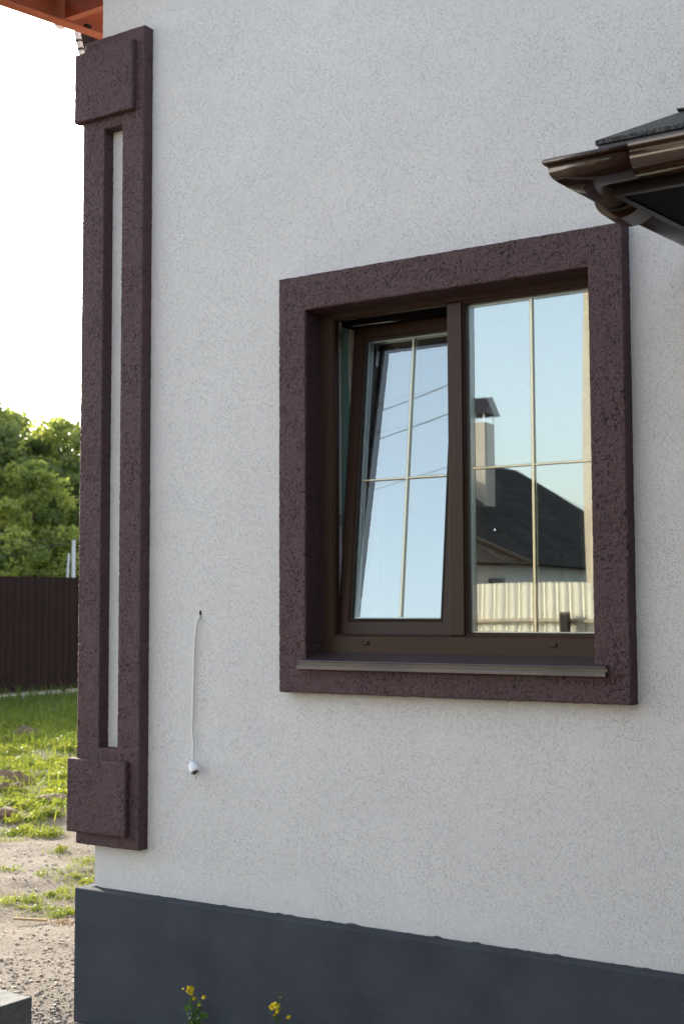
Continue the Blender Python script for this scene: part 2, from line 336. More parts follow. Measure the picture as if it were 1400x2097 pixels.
# rough plaster slab from a 2-D mask; depth axis = -y (front at y=yf, back at y=yb)
def slab(name, x0, x1, z0, z1, yf, yb, hole=None, step=.0036, parent=None, seed=0, m=None, label=None, groove=.0028, hole_back=None):
    nx = max(2, round((x1-x0)/step)); nz = max(2, round((z1-z0)/step))
    xs = np.linspace(x0, x1, nx+1); zs = np.linspace(z0, z1, nz+1)
    if hole:
        hx0, hx1, hz0, hz1 = hole
        i0, i1 = np.argmin(abs(xs-hx0)), np.argmin(abs(xs-hx1)); k0, k1 = np.argmin(abs(zs-hz0)), np.argmin(abs(zs-hz1))
        xs[i0], xs[i1], zs[k0], zs[k1] = hx0, hx1, hz0, hz1
    X, Z = np.meshgrid(xs, zs, indexing='ij')
    wx = X+.006*pnoise(X*60, Z*60, seed+3.1); wz = Z+.006*pnoise(X*60, Z*60, seed+8.7)
    g1 = pnoise(wx*60, wz*42, seed+.5); g2 = pnoise(wx*90, wz*66, seed+20.5)
    mk = np.clip((pnoise(X*38, Z*38, seed+40.5)+.16)/.15, 0, 1); bigm = np.clip((fbm(X*6, Z*6, seed+70.5, 2)+.28)/.3, .12, 1)
    gr = np.maximum(np.clip(1-abs(g1)/.09, 0, 1), .8*np.clip(1-abs(g2)/.11, 0, 1))*mk*bigm
    Yd = -groove*1.5*gr+.0009*fbm(X*90, Z*90, seed+5.5, 2)+.0009*fbm(X*9, Z*9, seed+9.5, 2)
    Y = yf-Yd
    inside = np.ones((nx, nz), bool)
    if hole: inside[i0:i1, k0:k1] = False
    vid = np.arange((nx+1)*(nz+1)).reshape(nx+1, nz+1)
    # boundary rounding
    P = np.stack([X, Y, Z], -1).reshape(-1, 3)
    I, K = np.nonzero(inside)
    quads = [np.stack([vid[I, K], vid[I+1, K], vid[I+1, K+1], vid[I, K+1]], 1)]
    verts = [P]; base = len(P)
    def side(idx, nrm, back):
        nonlocal base
        idx = np.asarray(idx); nd = max(2, round(abs(back-yf)/.006)); n0 = len(idx)
        p = P[idx]; rows = [idx]; nv = np.array(nrm, float)
        jit = .0012*fbm(p[:, 0]*40+p[:, 2]*40, p[:, 2]*25, seed+30.5, 3)
        P[idx] += nv*jit[:, None]*1.0; P[idx, 1] += .0015
        p = P[idx]
        for d in range(1, nd+1):
            q = p.copy(); yy = yf+.0015+(back-yf-.0015)*d/nd; q[:, 1] = yy
            j2 = .0010*fbm(p[:, 0]*70+p[:, 2]*70, yy*70+0*p[:, 2], seed+50.5, 3)+.0012
            if d < nd or True: q += nv*(j2+.0006)[:, None]
            verts.append(q); rows.append(np.arange(base, base+n0)); base += n0
        for A, B in zip(rows, rows[1:]):
            quads.append(np.stack([A[:-1], A[1:], B[1:], B[:-1]], 1))
    side(vid[:, 0], (0, 0, -1), yb); side(vid[:, -1], (0, 0, 1), yb); side(vid[0, :], (-1, 0, 0), yb); side(vid[-1, :], (1, 0, 0), yb)
    if hole:
        hb = hole_back if hole_back is not None else yb
        side(vid[i0:i1+1, k0], (0, 0, 1), hb); side(vid[i0:i1+1, k1], (0, 0, -1), hb); side(vid[i0, k0:k1+1], (1, 0, 0), hb); side(vid[i1, k0:k1+1], (-1, 0, 0), hb)
    verts[0] = P
    V = np.concatenate(verts); Q = np.concatenate(quads)
    me = from_np(name, V, Q, smooth=True)
    bm = bmesh.new(); bm.from_mesh(me); loose = [v for v in bm.verts if not v.link_faces]; bmesh.ops.delete(bm, geom=loose, context='VERTS')
    bmesh.ops.recalc_face_normals(bm, faces=bm.faces[:])
    for e in bm.edges:
        if len(e.link_faces) == 2 and e.calc_face_angle(0) > 1.0: e.smooth = False
    bm.to_mesh(me); bm.free()
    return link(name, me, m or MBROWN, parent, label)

# ================================================================= GROUND
def gz(x, y):
    x = np.asarray(x, float); y = np.asarray(y, float)
    d = np.sqrt(np.minimum(x, 0)**2+np.maximum(y, 0)**2+np.minimum(y, 0)**2)
    wl = np.clip((np.hypot(np.minimum(x-.1, 0), 0)-.0)/2.5, 0, 1)
    h = .045*fbm(x*1.1, y*1.1, .5, 4)+.05*fbm(x*.33, y*.33, 7.5, 2)
    fade = np.clip(-x/2.0, 0.12, 1)
    far = np.clip((60-np.hypot(x, y))/30, 0, 1)
    return h*fade*far+.006*fbm(x*9, y*9, 2.5, 3)*far
xs = np.concatenate([[-400, -250, -150, -90, -60, -45, -36, -30, -26, -23, -20, -18], np.arange(-16.5, 1.5, .055), [1.6, 1.9, 2.5, 3.5, 5, 8, 12, 20, 40, 90, 200, 400]])
ys = np.concatenate([[-400, -200, -90, -50, -35, -28, -22, -16, -12, -9, -7, -5, -4, -3, -2.4], np.arange(-2, 15.2, .055), [15.6, 16.5, 18, 20, 22, 25, 30, 40, 60, 100, 200, 400]])
X, Y = np.meshgrid(xs, ys, indexing='ij'); Z = gz(X, Y)
V = np.stack([X, Y, Z], -1).reshape(-1, 3); vid = np.arange(len(V)).reshape(X.shape)
Q = np.stack([vid[:-1, :-1], vid[1:, :-1], vid[1:, 1:], vid[:-1, 1:]], -1).reshape(-1, 4)
tag(link('ground', from_np('ground', V, Q, True), MGROUND), kind='structure')

# ================================================================= HOUSE
house = empty('house', (4, 4, 0), 'two storey house with cream bark-textured stucco, dark brown plaster trim and a grey plinth', 'house')
H = 6.6; PL = .547
ox0, ox1, oz0, oz1 = 1.123, 2.283, 1.520, 2.865
b = MB(); bm = b.bm
def grid_face(bm, xs, zs, y, skip, flip=False):
    vs = {(i, k): bm.verts.new((x, y, z)) for i, x in enumerate(xs) for k, z in enumerate(zs)}
    for i in range(len(xs)-1):
        for k in range(len(zs)-1):
            if (i, k) in skip: continue
            q = [vs[i, k], vs[i+1, k], vs[i+1, k+1], vs[i, k+1]]; bm.faces.new(q[::-1] if flip else q)
    return vs
gx = [0, ox0-.02, ox1+.02, 10.0]; gzz = [PL-.02, oz0-.03, oz1+.02, H]
A = grid_face(bm, gx, gzz, 0, {(1, 1)}); Bk = grid_face(bm, [.3]+gx[1:3]+[9.7], gzz, .36, {(1, 1)}, True)
for (i, k), (j, l) in (((1, 1), (2, 1)), ((2, 1), (2, 2)), ((2, 2), (1, 2)), ((1, 2), (1, 1))):
    bm.faces.new((A[i, k], A[j, l], Bk[j, l], Bk[i, k]))
def quad(*p): bm.faces.new([bm.verts.new(q) for q in p])
z0_, z1_ = gzz[0], H
quad((0, 0, z0_), (0, 9, z0_), (0, 9, z1_), (0, 0, z1_)); quad((0, 9, z0_), (10, 9, z0_), (10, 9, z1_), (0, 9, z1_)); quad((10, 9, z0_), (10, 0, z0_), (10, 0, z1_), (10, 9, z1_))
bm.normal_update()
me = bpy.data.meshes.new('wall'); bm.to_mesh(me); bm.free(); link('wall', me, MWALL, house)
# roof (above the frame) and floor slab
b = MB(); b.quadbox([(-.0, 0, H), (10, 0, H), (10, 9, H), (0, 9, H), (3.5, 3.9, H+2.2), (6.5, 3.9, H+2.2), (6.5, 5.1, H+2.2), (3.5, 5.1, H+2.2)]); b.build("roof", MTILE, house)
# plinth with its ledge
pp = .0588
b = MB(); b.box(-pp, 10+pp, -pp, 9+pp, -.3, PL, bev=.006); plinth = b.build('plinth', MPLINTH, house)
# uneven mortar line on the ledge, where the plaster meets it
n_ = 520; xs_ = np.linspace(-.004, 5.2, n_); t = []
hgt = .001+.007*np.clip(fbm(xs_*16, xs_*0+.3, 2.2, 5)-.05, 0, 1); dep = .008+.012*np.clip(fbm(xs_*24, xs_*0+1.3, 5.2, 3)+.3, 0, 1)
V = []; 
for x, h, d in zip(xs_, hgt, dep): V += [(x, .001, PL+h), (x, -.004, PL+h*.8), (x, -d, PL+.0005), (x, .001, PL+.0005)]
Q = []
for i in range(n_-1):
    for k in range(3): Q.append((4*i+k, 4*i+4+k, 4*i+5+k, 4*i+1+k))
link('mortar_line', from_np('mortar_line', V, Q), MPLTOP, plinth)
# interior room: dim shell behind the window
b = MB(); bm = b.bm
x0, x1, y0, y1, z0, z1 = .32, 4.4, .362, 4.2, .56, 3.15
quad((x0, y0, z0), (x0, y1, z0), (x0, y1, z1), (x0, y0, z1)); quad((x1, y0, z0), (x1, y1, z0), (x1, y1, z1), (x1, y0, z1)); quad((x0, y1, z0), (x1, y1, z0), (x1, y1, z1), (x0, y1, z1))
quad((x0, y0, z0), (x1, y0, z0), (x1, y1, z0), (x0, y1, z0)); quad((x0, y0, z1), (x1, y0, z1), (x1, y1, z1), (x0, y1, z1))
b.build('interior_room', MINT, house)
# green drywall lining of the inner reveal, filler patches on it
b = MB(); b.box(ox0-.018, ox0+.035, .125, .42, oz0+.05, oz1+.018); lin = b.build('drywall_lining', MGREEN, house)
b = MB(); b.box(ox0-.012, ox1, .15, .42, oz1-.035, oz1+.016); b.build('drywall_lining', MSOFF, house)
def patch(poly, y_off):
    b = MB(); b.prism([(ox0+.0352, yy, zz) for yy, zz in poly], (.002, 0, 0)); b.build('filler_patch', MPLAST, lin)
patch([(.215, 2.862), (.200, 2.80), (.196, 2.70), (.200, 2.60), (.206, 2.52), (.215, 2.46), (.225, 2.43), (.41, 2.40), (.41, 2.862)], 0)
patch([(.207, 2.42), (.215, 2.38), (.213, 2.2), (.216, 2.0), (.225, 1.75), (.41, 1.7), (.41, 2.36), (.24, 2.385)], 0)

# window surround
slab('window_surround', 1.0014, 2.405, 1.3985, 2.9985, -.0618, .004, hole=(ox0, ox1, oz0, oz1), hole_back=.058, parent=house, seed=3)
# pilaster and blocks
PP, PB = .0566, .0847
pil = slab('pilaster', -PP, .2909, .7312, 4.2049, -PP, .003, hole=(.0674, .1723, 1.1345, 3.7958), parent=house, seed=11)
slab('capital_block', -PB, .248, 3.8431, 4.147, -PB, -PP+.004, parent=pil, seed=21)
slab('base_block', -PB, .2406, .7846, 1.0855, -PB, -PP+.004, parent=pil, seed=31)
# the pilaster's return on the side wall
b = MB(); b.box(-PP+.001, -.001, .005, .09, .7325, 4.203); b.box(-PP+.001, -.001, .195, .29, .7325, 4.203); b.box(-PP+.001, -.001, .09, .195, .7325, 1.13); b.box(-PP+.001, -.001, .09, .195, 3.8, 4.203)
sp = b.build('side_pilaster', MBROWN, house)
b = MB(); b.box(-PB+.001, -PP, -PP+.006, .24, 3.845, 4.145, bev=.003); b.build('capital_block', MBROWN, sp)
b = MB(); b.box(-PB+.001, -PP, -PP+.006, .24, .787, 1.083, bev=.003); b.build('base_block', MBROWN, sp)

# ---- window
YF = .05
fx0, fx1, fz0, fz1 = ox0+.002, ox1-.002, 1.547, 2.863
ix0, ix1, iz0, iz1 = 1.182, 2.254, 1.617, 2.836
def mitre_frame(name, o, i, y0, y1, m, parent, lip=None, bev=.0):
    """o,i = outer/inner rectangles (x0,x1,z0,z1); four mitred members"""
    b = MB(); O = [(o[0], o[2]), (o[1], o[2]), (o[1], o[3]), (o[0], o[3])]; I = [(i[0], i[2]), (i[1], i[2]), (i[1], i[3]), (i[0], i[3])]
    for k in range(4):
        a_, b_, c_, d_ = O[k], O[(k+1) % 4], I[(k+1) % 4], I[k]
        ch = bev
        pr = []
        for q in (a_, b_, c_, d_): pr.append(q)
        def sh(pt, inn, amt):
            sx = 1 if pt[0] < (o[0]+o[1])/2 else -1; sz = 1 if pt[1] < (o[2]+o[3])/2 else -1
            if inn: sx, sz = -sx, -sz
            return (pt[0]+sx*amt, pt[1]+sz*amt)
        if ch:
            A = [sh(a_, 0, 0), sh(b_, 0, 0), sh(c_, 1, ch), sh(d_, 1, ch)]
            v = [b.bm.verts.new((x, y0, z)) for x, z in A]+[b.bm.verts.new((x, y0+ch*1.1, z)) for x, z in (c_, d_)]+[b.bm.verts.new((x, y1, z)) for x, z in (a_, b_, c_, d_)]
            bmf = b.bm.faces.new
            bmf((v[0], v[1], v[2], v[3])); bmf((v[3], v[2], v[4], v[5])); bmf((v[5], v[4], v[8], v[9])); bmf((v[6], v[9], v[8], v[7])); bmf((v[0], v[6], v[7], v[1]))
            bmf((v[0], v[3], v[5], v[9], v[6])); bmf((v[1], v[7], v[8], v[4], v[2]))
        else:
            v = [b.bm.verts.new((x, y0, z)) for x, z in (a_, b_, c_, d_)]+[b.bm.verts.new((x, y1, z)) for x, z in (a_, b_, c_, d_)]
            bmf = b.bm.faces.new
            bmf((v[0], v[1], v[2], v[3])); bmf(v[7:3:-1]); bmf((v[3], v[2], v[6], v[7])); bmf((v[0], v[4], v[5], v[1])); bmf((v[0], v[3], v[7], v[4])); bmf((v[1], v[5], v[6], v[2]))
    # grain along members
    bmesh.ops.recalc_face_normals(b.bm, faces=b.bm.faces[:]); b.bm.normal_update()
    for f in b.bm.faces:
        c = f.calc_center_median()
        dx = min(abs(c.x-o[0]), abs(c.x-o[1])); dz = min(abs(c.z-o[2]), abs(c.z-o[3])); vert = dx < dz
        for l in f.loops:
            q = l.vert.co; across = q.y if abs(f.normal.y) < .5 else (q.x if vert else q.z)
            l[b.uv].uv = (q.z if vert else q.x, across)
    me = bpy.data.meshes.new(name); b.bm.to_mesh(me); b.bm.free()
    return link(name, me, m, parent)
win = mitre_frame('window', (fx0, fx1, fz0, fz1), (ix0, ix1, iz0, iz1), YF, YF+.03, MFRAME, house, bev=.009)
win['label'] = 'two-light brown window with its left sash tilted inwards'
# deeper rebate of the frame behind the outer step, white inner profile
mitre_frame('inner_profile', (fx0, fx1, fz0, fz1), (ix0-.012, ix1+.012, iz0-.012, iz1+.012), YF+.0302, YF+.073, MPVC, win)
mitre_frame('gasket', (ix0-.013, ix1+.013, iz0-.013, iz1+.013), (ix0+.001, ix1-.001, iz0+.001, iz1-.001), YF+.0305, YF+.035, MRUB, win)
b = MB(); b.box(1.681, 1.741, YF+.001, YF+.072, iz0-.002, iz1+.002, bev=.004); b.build('mullion', MFRAME, win, grain='z')
for xx in (1.324, 2.087):
    b = MB(); b.box(xx-.013, xx+.013, YF-.009, YF+.001, 1.578, 1.592, bev=.003); b.build('drain_cap', MFRAME, win)
# fixed light: bead, panes, spacer, bars
gx0, gx1, gz0_, gz1_ = 1.741, ix1, iz0, iz1
mitre_frame('glazing_bead', (gx0+.0005, gx1-.0005, gz0_+.0005, gz1_-.0005), (gx0+.010, gx1-.010, gz0_+.009, gz1_-.009), YF+.012, YF+.034, MFRAME, win, bev=.006)
def pane(name, x0, x1, z0, z1, y, bow, m, parent, n=24):
    u = np.linspace(0, 1, n+1); U, Vv = np.meshgrid(u, u, indexing='ij')
    Yb = y+bow*(1-(2*U-1)**2)*(1-(2*Vv-1)**2)
    P = np.stack([x0+(x1-x0)*U, Yb, z0+(z1-z0)*Vv], -1).reshape(-1, 3); vid = np.arange(len(P)).reshape(n+1, n+1)
    Qq = np.stack([vid[:-1, :-1], vid[1:, :-1], vid[1:, 1:], vid[:-1, 1:]], -1).reshape(-1, 4)
    return link(name, from_np(name, P, Qq, True), m, parent)
px0, px1, pz0, pz1 = gx0+.010, gx1-.010, gz0_+.009, gz1_-.009
pane('pane', px0-.004, px1+.004, pz0-.004, pz1+.004, YF+.035, .0003, MGLASS, win)
pane('pane', px0-.004, px1+.004, pz0-.004, pz1+.004, YF+.052, -.0003, MGLASS2, win)
mitre_frame('spacer', (px0-.003, px1+.003, pz0-.003, pz1+.003), (px0+.006, px1-.006, pz0+.004, pz1-.004), YF+.037, YF+.0505, MSPACER, win)
b = MB(); b.box(1.995, 2.005, YF+.040, YF+.048, pz0+.004, pz1-.004, bev=.002)
b.box(px0+.006, 1.9945, YF+.040, YF+.048, 2.220, 2.2275, bev=.002); b.box(2.0055, px1-.006, YF+.040, YF+.048, 2.220, 2.2275, bev=.002)
b.build('glazing_bars', MBRASS, win)
b = MB(); b.prism([(1.846, YF+.0345, 1.992), (1.856, YF+.0345, 1.992), (1.854, YF+.0345, 1.999), (1.849, YF+.0345, 2.001)], (0, -.0004, 0)); b.build('paint_fleck', MWHITE, win)
# tilted sash, hinged at its bottom edge
TH = R(6.2); hy, hz = .088, iz0+.004
def tilt(o):
    for v in o.data.vertices:
        y, z = v.co.y-hy, v.co.z-hz
        v.co.y = hy+y*math.cos(TH)+z*math.sin(TH); v.co.z = hz-y*math.sin(TH)+z*math.cos(TH)
    o.data.update()
so = (1.172, 1.694, iz0-.0, 2.850); si = (1.223, 1.622, iz0+.055, 2.790)
sash = mitre_frame('sash', so, si, hy, hy+.055, MFRAME, win, bev=.009); tilt(sash)
parts = []
parts.append(mitre_frame('glazing_bead', (si[0]+.0003, si[1]-.0003, si[2]+.0003, si[3]-.0003), (si[0]+.006, si[1]-.006, si[2]+.006, si[3]-.006), hy+.008, hy+.018, MRUB, win))
ax0, ax1, az0, az1 = si[0]+.003, si[1]-.003, si[2]+.003, si[3]-.003
parts.append(pane('pane', ax0, ax1, az0, az1, hy+.019, .0008, MGLASS, win))
parts.append(pane('pane', ax0, ax1, az0, az1, hy+.036, -.0004, MGLASS2, win))
parts.append(mitre_frame('spacer', (ax0+.001, ax1-.001, az0+.001, az1-.001), (ax0+.009, ax1-.009, az0+.009, az1-.009), hy+.021, hy+.0345, MSPACER, win))
b = MB(); b.box(1.428, 1.436, hy+.024, hy+.032, az0+.009, az1-.009, bev=.002); b.box(ax0+.009, 1.4275, hy+.024, hy+.032, 2.218, 2.2255, bev=.002); b.box(1.4365, ax1-.009, hy+.024, hy+.032, 2.218, 2.2255, bev=.002)
parts.append(b.build('glazing_bars', MBRASS, win))
for q in parts: tilt(q)
# tilt stay and catches in the gap
b = MB(); b.tube([(1.22, .13, 2.822), (1.40, .18, 2.832), (1.62, .21, 2.838)], .0025, 6); b.build('tilt_stay', MSTEEL, win)
for zz, hh in ((2.77, .035), (2.06, .02)):
    b = MB(); b.box(ix0-.011, ix0-.006, .085, .118, zz-hh, zz+hh, bev=.0015); b.build('catch_plate', MSTEEL, win)

# window sill sheet
b = MB(); lip = [(-.090, 1.5205), (-.0918, 1.518), (-.0905, 1.5155), (-.074, 1.5145), (-.074, 1.5035), (-.0905, 1.5025), (-.0915, 1.501), (-.0915, 1.4885), (-.087, 1.4865), (-.0885, 1.4890), (-.0885, 1.4998), (-.071, 1.5008), (-.071, 1.5155)]
prof = [(.052, 1.5475)]+lip+[(.052, 1.5445)]
def sweep_x(b, prof, x0, x1): b.prism([(x0, y, z) for y, z in prof], (x1-x0, 0, 0))
sweep_x(b, prof, ox0+.0035, ox1-.0035)
ear = [(-.0655, 1.5253)]+lip+[(-.0655, 1.5215)]
sweep_x(b, ear, 1.103, ox0+.0033); sweep_x(b, ear, ox1-.0033, 2.331)
b.build('window_sill', MSILL, house)

# ---- porch roof at the right: gutter corner, fascia, shingles
porch = empty('porch_roof', (4.5, -.5, 2.9)); porch.parent = house; porch.location = Vector((4.5, -.5, 2.9))-house.location
def plink(b, name, m, **k):
    o = b.build(name, m, None, **k); o.parent = porch; o.location = -(porch.location+house.location); return o
xf, yf, zt = 2.687, -.872, 2.893; XE = 6.6
VS = .72
def gut_profile(Rr, thick=.0022, grow=0.0):
    c = .066; out = []
    for k in range(0, 19):
        t_ = math.pi*k/18; out.append((c-(Rr+grow)*math.cos(t_), -.010-(Rr+grow)*VS*math.sin(t_)))       # from fascia side to outer side
    out.append((c+Rr+grow, 0.0))
    for k in range(0, 8):   # bead
        t_ = -math.pi*.5+k*math.pi*1.5/7; out.append((c+Rr+grow+.004+.009*math.sin(t_+math.pi/2)*1.0, .001+.009-.009*math.cos(t_+math.pi/2)))
    inn = [(c-(Rr+grow-thick)*math.cos(math.pi*k/18), -.010-((Rr+grow)*VS-thick)*math.sin(math.pi*k/18)) for k in range(18, -1, -1)]
    return out+inn
def sweep_gutter(name, path, prof, m, caps=True, **kw):
    """path: list of functions o->(x,y)"""
    b = MB(); rings = []
    for f in path: rings.append([b.bm.verts.new((*f(o), zt+z)) for o, z in prof])
    k = len(prof)
    for A_, B_ in zip(rings, rings[1:]):
        for i in range(k):
            fc = b.bm.faces.new((A_[i], A_[(i+1) % k], B_[(i+1) % k], B_[i])); fc.smooth = True
    for rg in (rings[0], rings[-1]):
        try: b.bm.faces.new(rg)
        except Exception: pass
    return plink(b, name, m, **kw)
xj = 2.80; yj = -.70; KX = .115
def skewbox(b, x0, x1, y0, y1, z0, z1):
    b.quadbox([(x0+KX*(y0-yf), y0, z0), (x1+KX*(y0-yf), y0, z0), (x1+KX*(y1-yf), y1, z0), (x0+KX*(y1-yf), y1, z0), (x0+KX*(y0-yf), y0, z1), (x1+KX*(y0-yf), y0, z1), (x1+KX*(y1-yf), y1, z1), (x0+KX*(y1-yf), y1, z1)])
P1 = gut_profile(.062)
gc = sweep_gutter('gutter_corner', [lambda o: (xf-o+KX*(yj-yf), yj), lambda o: (xf-o, yf-o), lambda o: (xj, yf-o)], P1, MGUT)
sweep_gutter('gutter', [lambda o: (xj-.012, yf-o), lambda o: (XE, yf-o)], gut_profile(.062, grow=.0035), MGUT)
sweep_gutter('gutter', [lambda o: (xf-o+KX*(-.012-yf), -.012), lambda o: (xf-o+KX*(yj-yf), yj-.012)], gut_profile(.062, grow=.0035), MGUTIN)
# socket/outlet under the side gutter
b = MB(); 
for (ya, yb_) in ((-.70, -.60),):
    pr = [(xf+KX*.2-.066-.078*math.cos(math.pi*k/16)*-1, zt-.010-.070*math.sin(math.pi*k/16)) for k in range(17)]
    b.prism([(x, ya, z) for x, z in pr], (0, yb_-ya, 0))
plink(b, 'gutter_union', MGUT)
# fascia boards and soffit
b = MB(); b.box(xf+.001, XE, yf+.001, yf+.022, zt-.070, zt+.055); skewbox(b, xf+.001, xf+.022, yf+.0225, -.004, zt-.070, zt+.055); plink(b, 'fascia', MFASC)
b = MB(); b.quadbox([(xf+.024, yf+.024, zt-.064), (XE, yf+.024, zt-.064), (XE, -.006, zt-.064), (xf+.024+KX*(-yf), -.006, zt-.064), (xf+.024, yf+.024, zt-.046), (XE, yf+.024, zt-.046), (XE, -.006, zt-.046), (xf+.024+KX*(-yf), -.006, zt-.046)]); plink(b, 'soffit', MSOFF)
# shingled hip: thin slab, front and left slopes
k_ = .56; e = -.032
def rz(d): return zt+.080+d*k_
b = MB(); tk = .012
Lx, Ly = xf+e, yf+e; dd = abs(Ly)-.004
Pt = [(Lx, Ly, rz(0)), (XE, Ly, rz(0)), (XE, Ly+dd, rz(dd)), (Lx+dd, Ly+dd, rz(dd))]
b.prism(Pt, (0, 0, -tk))
b.prism([(Lx, Ly, rz(0)), (Lx+dd, Ly+dd, rz(dd)), (Lx+KX*dd, Ly+dd, rz(0))], (0, 0, -tk))
rf = plink(b, 'shingles', MSHING)
b = MB()
for i in range(1, 7):   # hip cap strips
    d0, d1 = .04+i*.13, .04+i*.13+.16
    w = .055
    b.prism([(Lx+d0+w, Ly+d0-w*.0, rz(d0)+.006), (Lx+d0, Ly+d0, rz(d0)+.014), (Lx+d0, Ly+d0+w, rz(d0)+.006), (Lx+d1, Ly+d1+w, rz(d1)+.003), (Lx+d1, Ly+d1, rz(d1)+.008), (Lx+d1+w, Ly+d1, rz(d1)+.003)], (0, 0, -.004))
plink(b, 'hip_cap', MSHING)
b = MB(); b.box(Lx+.006, XE, Ly+.008, yf-.0005, rz(0)-.075, rz(0)-.0125); skewbox(b, Lx+.008, xf-.002, Ly+.02, -.006, rz(0)-.075, rz(0)-.0125); plink(b, 'drip_edge', plain('blue_grey_drip_edge', (.075, .075, .09), .4))

# ---- unseen block added at the right to shade the facade from that side
b = MB(); b.box(5.6, 10, -7.5, -.004, -.3, 6.2); b.build('side_shade_block', plain('shade_block_brown', (.035, .025, .022), .8, nscale=3), house)
# ---- red primed canopy on the side wall (top left)
cz = lambda y: 4.523+.121*(y+.054)     # it rises slightly to the back
can = empty('side_canopy', (-.3, .5, 4.5)); can.parent = house; can.location = Vector((-.3, .5, 4.5))-house.location
def clink(b, name, m, **k):
    o = b.build(name, m, None, **k); o.parent = can; o.location = -(can.location+house.location); return o
def slope_box(b, x0, x1, y0, y1, o0, o1):
    b.quadbox([(x0, y0, cz(y0)+o0), (x1, y0, cz(y0)+o0), (x1, y1, cz(y1)+o0), (x0, y1, cz(y1)+o0), (x0, y0, cz(y0)+o1), (x1, y0, cz(y0)+o1), (x1, y1, cz(y1)+o1), (x0, y1, cz(y1)+o1)])
b = MB(); slope_box(b, -.60, -.535, -.9, 3.2, 0, .006); slope_box(b, -.60, -.594, -.9, 3.2, .0062, .12); slope_box(b, -.60, -.535, -.9, 3.2, .1202, .126); clink(b, 'edge_channel', MORANGE)
for yy in (-.35, .30, .95, 1.6):
    b = MB(); slope_box(b, -.534, -.006, yy, yy+.05, .012, .115); clink(b, 'cross_beam', MORANGE)
for yy in (.44, .60):
    b = MB(); b.box(-.55, -.52, yy, yy+.03, cz(yy)+.006, cz(yy)+.02); clink(b, 'bolt', MSOFF)
b = MB()
nrib = 9
for i in range(nrib):
    x_ = -.59+i*.066; slope_box(b, x_, x_+.045, -.9, 3.2, .128, .134); slope_box(b, x_+.0452, x_+.0658, -.9, 3.2, .112, .118)
clink(b, 'deck_sheet', MORDK)

# service pipe and bracket hanging by the canopy
pipe = empty('service_pipe', (-.75, .62, 4.5), 'short light grey pipe with two clamps under the red canopy edge, above the pilaster', 'pipe')
b = MB(); b.tube([(-.75, .605, 4.80), (-.75, .610, 4.66), (-.75, .637, 4.585), (-.74, .66, 4.50), (-.70, .69, 4.44), (-.60, .72, 4.41), (-.01, .74, 4.40)], .017, 12); b.build('pipe', MPIPE, pipe)
for z_, y_ in ((4.635, .620), (4.595, .634)):
    b = MB(); b.tube([(-.75, y_, z_-.005), (-.75, y_-.002, z_+.005)], .0195, 12); b.build('clamp', MBLACK, pipe)
b = MB(); b.box(-.80, -.70, .675, .745, 4.60, 4.80, bev=.004); tag(b.build('bracket_box', MFENCE), 'dark brown metal box beside the light grey pipe under the red canopy edge', 'bracket')
b = MB()
b.tube([(-.72, .452+.034*math.cos(t_), 4.672+.034*math.sin(t_)) for t_ in np.linspace(math.pi, 2*math.pi, 12)], .012, 8)
tag(b.build('pipe_elbow', MPIPE), 'small curved grey pipe piece peeking out below the red canopy edge', 'pipe')

# ================================================================= POWER CORD on the wall
cord = empty('power_cord', (.55, -.02, 1.08), 'white power cord with a plug hanging out of a hole in the stucco wall', 'power cord')
b = MB(); b.tube([(.566, .01, 1.690), (.566, -.006, 1.683), (.560, -.016, 1.665), (.551, -.012, 1.62), (.543, -.010, 1.55), (.541, -.012, 1.42), (.538, -.012, 1.30), (.537, -.014, 1.23), (.545, -.016, 1.17), (.549, -.024, 1.12), (.553, -.030, 1.095)], .0050, 8); b.build('cable', MCABLE, cord)
b = MB(); b.box(.561, .572, -.001, .0, 1.681, 1.699); b.ball((.567, -.002, 1.703), .006, 2, (1, .4, 1)); b.build('wall_hole', MRUB, cord)
d_ = Vector((.62, -.25, -.75)).normalized(); c0 = Vector((.550, -.034, 1.103))
b = MB(); b.tube([c0, c0+d_*.012, c0+d_*.022, c0+d_*.048, c0+d_*.050], [.010, .016, .0205, .0215, .0205], 10); plug = b.build('plug', MWHITE, cord)
b = MB(); b.tube([c0+d_*.0502, c0+d_*.0515], [.0125, .0125], 16); b.build('plug_face', MBLACK, plug)
sd_ = d_.cross(Vector((0, 1, 0))).normalized()
for s_ in (-1, 1):
    b = MB(); q = c0+d_*.051+sd_*.0085*s_; b.tube([q, q+d_*.019], [.0026, .0024], 8); b.build('pin', MSTEEL, plug)
b = MB(); rc = c0+Vector((-.018, -.004, -.004)); b.tube([rc+Vector((.013*math.cos(t_), 0, .013*math.sin(t_))) for t_ in np.linspace(0, 2*math.pi, 17)], .0022, 6); b.build('pull_ring', MWHITE, plug)

# ================================================================= BROWN FENCE
fence = empty('metal_fence', (-15, 14, 0), 'tall dark brown profiled sheet fence at the back of the plot', 'fence')
prof = []; pitch = .185; y_ = 4.0
while y_ < 26: prof += [(y_, 0), (y_+.145, 0), (y_+.153, .016), (y_+.170, .016)]; y_ += pitch
V = []; Q = []
for (yy, dx) in prof: V += [(-15+dx*-1, yy, .155), (-15+dx*-1, yy, 2.36+.004*(yy-14))]
for i in range(len(prof)-1): Q.append((2*i, 2*i+2, 2*i+3, 2*i+1))
link('sheet', from_np('sheet', V, Q), MFENCE, fence)
b = MB(); b.box(-15.30, -14.93, 4, 26, -.2, .10, bev=.012)
b.build('footing', MCONC, fence)
for yy in np.arange(5, 26, 2.5):
    b = MB(); b.box(-15.09, -15.03, yy, yy+.06, .101, 2.3); b.build('post', MFENCE, fence)

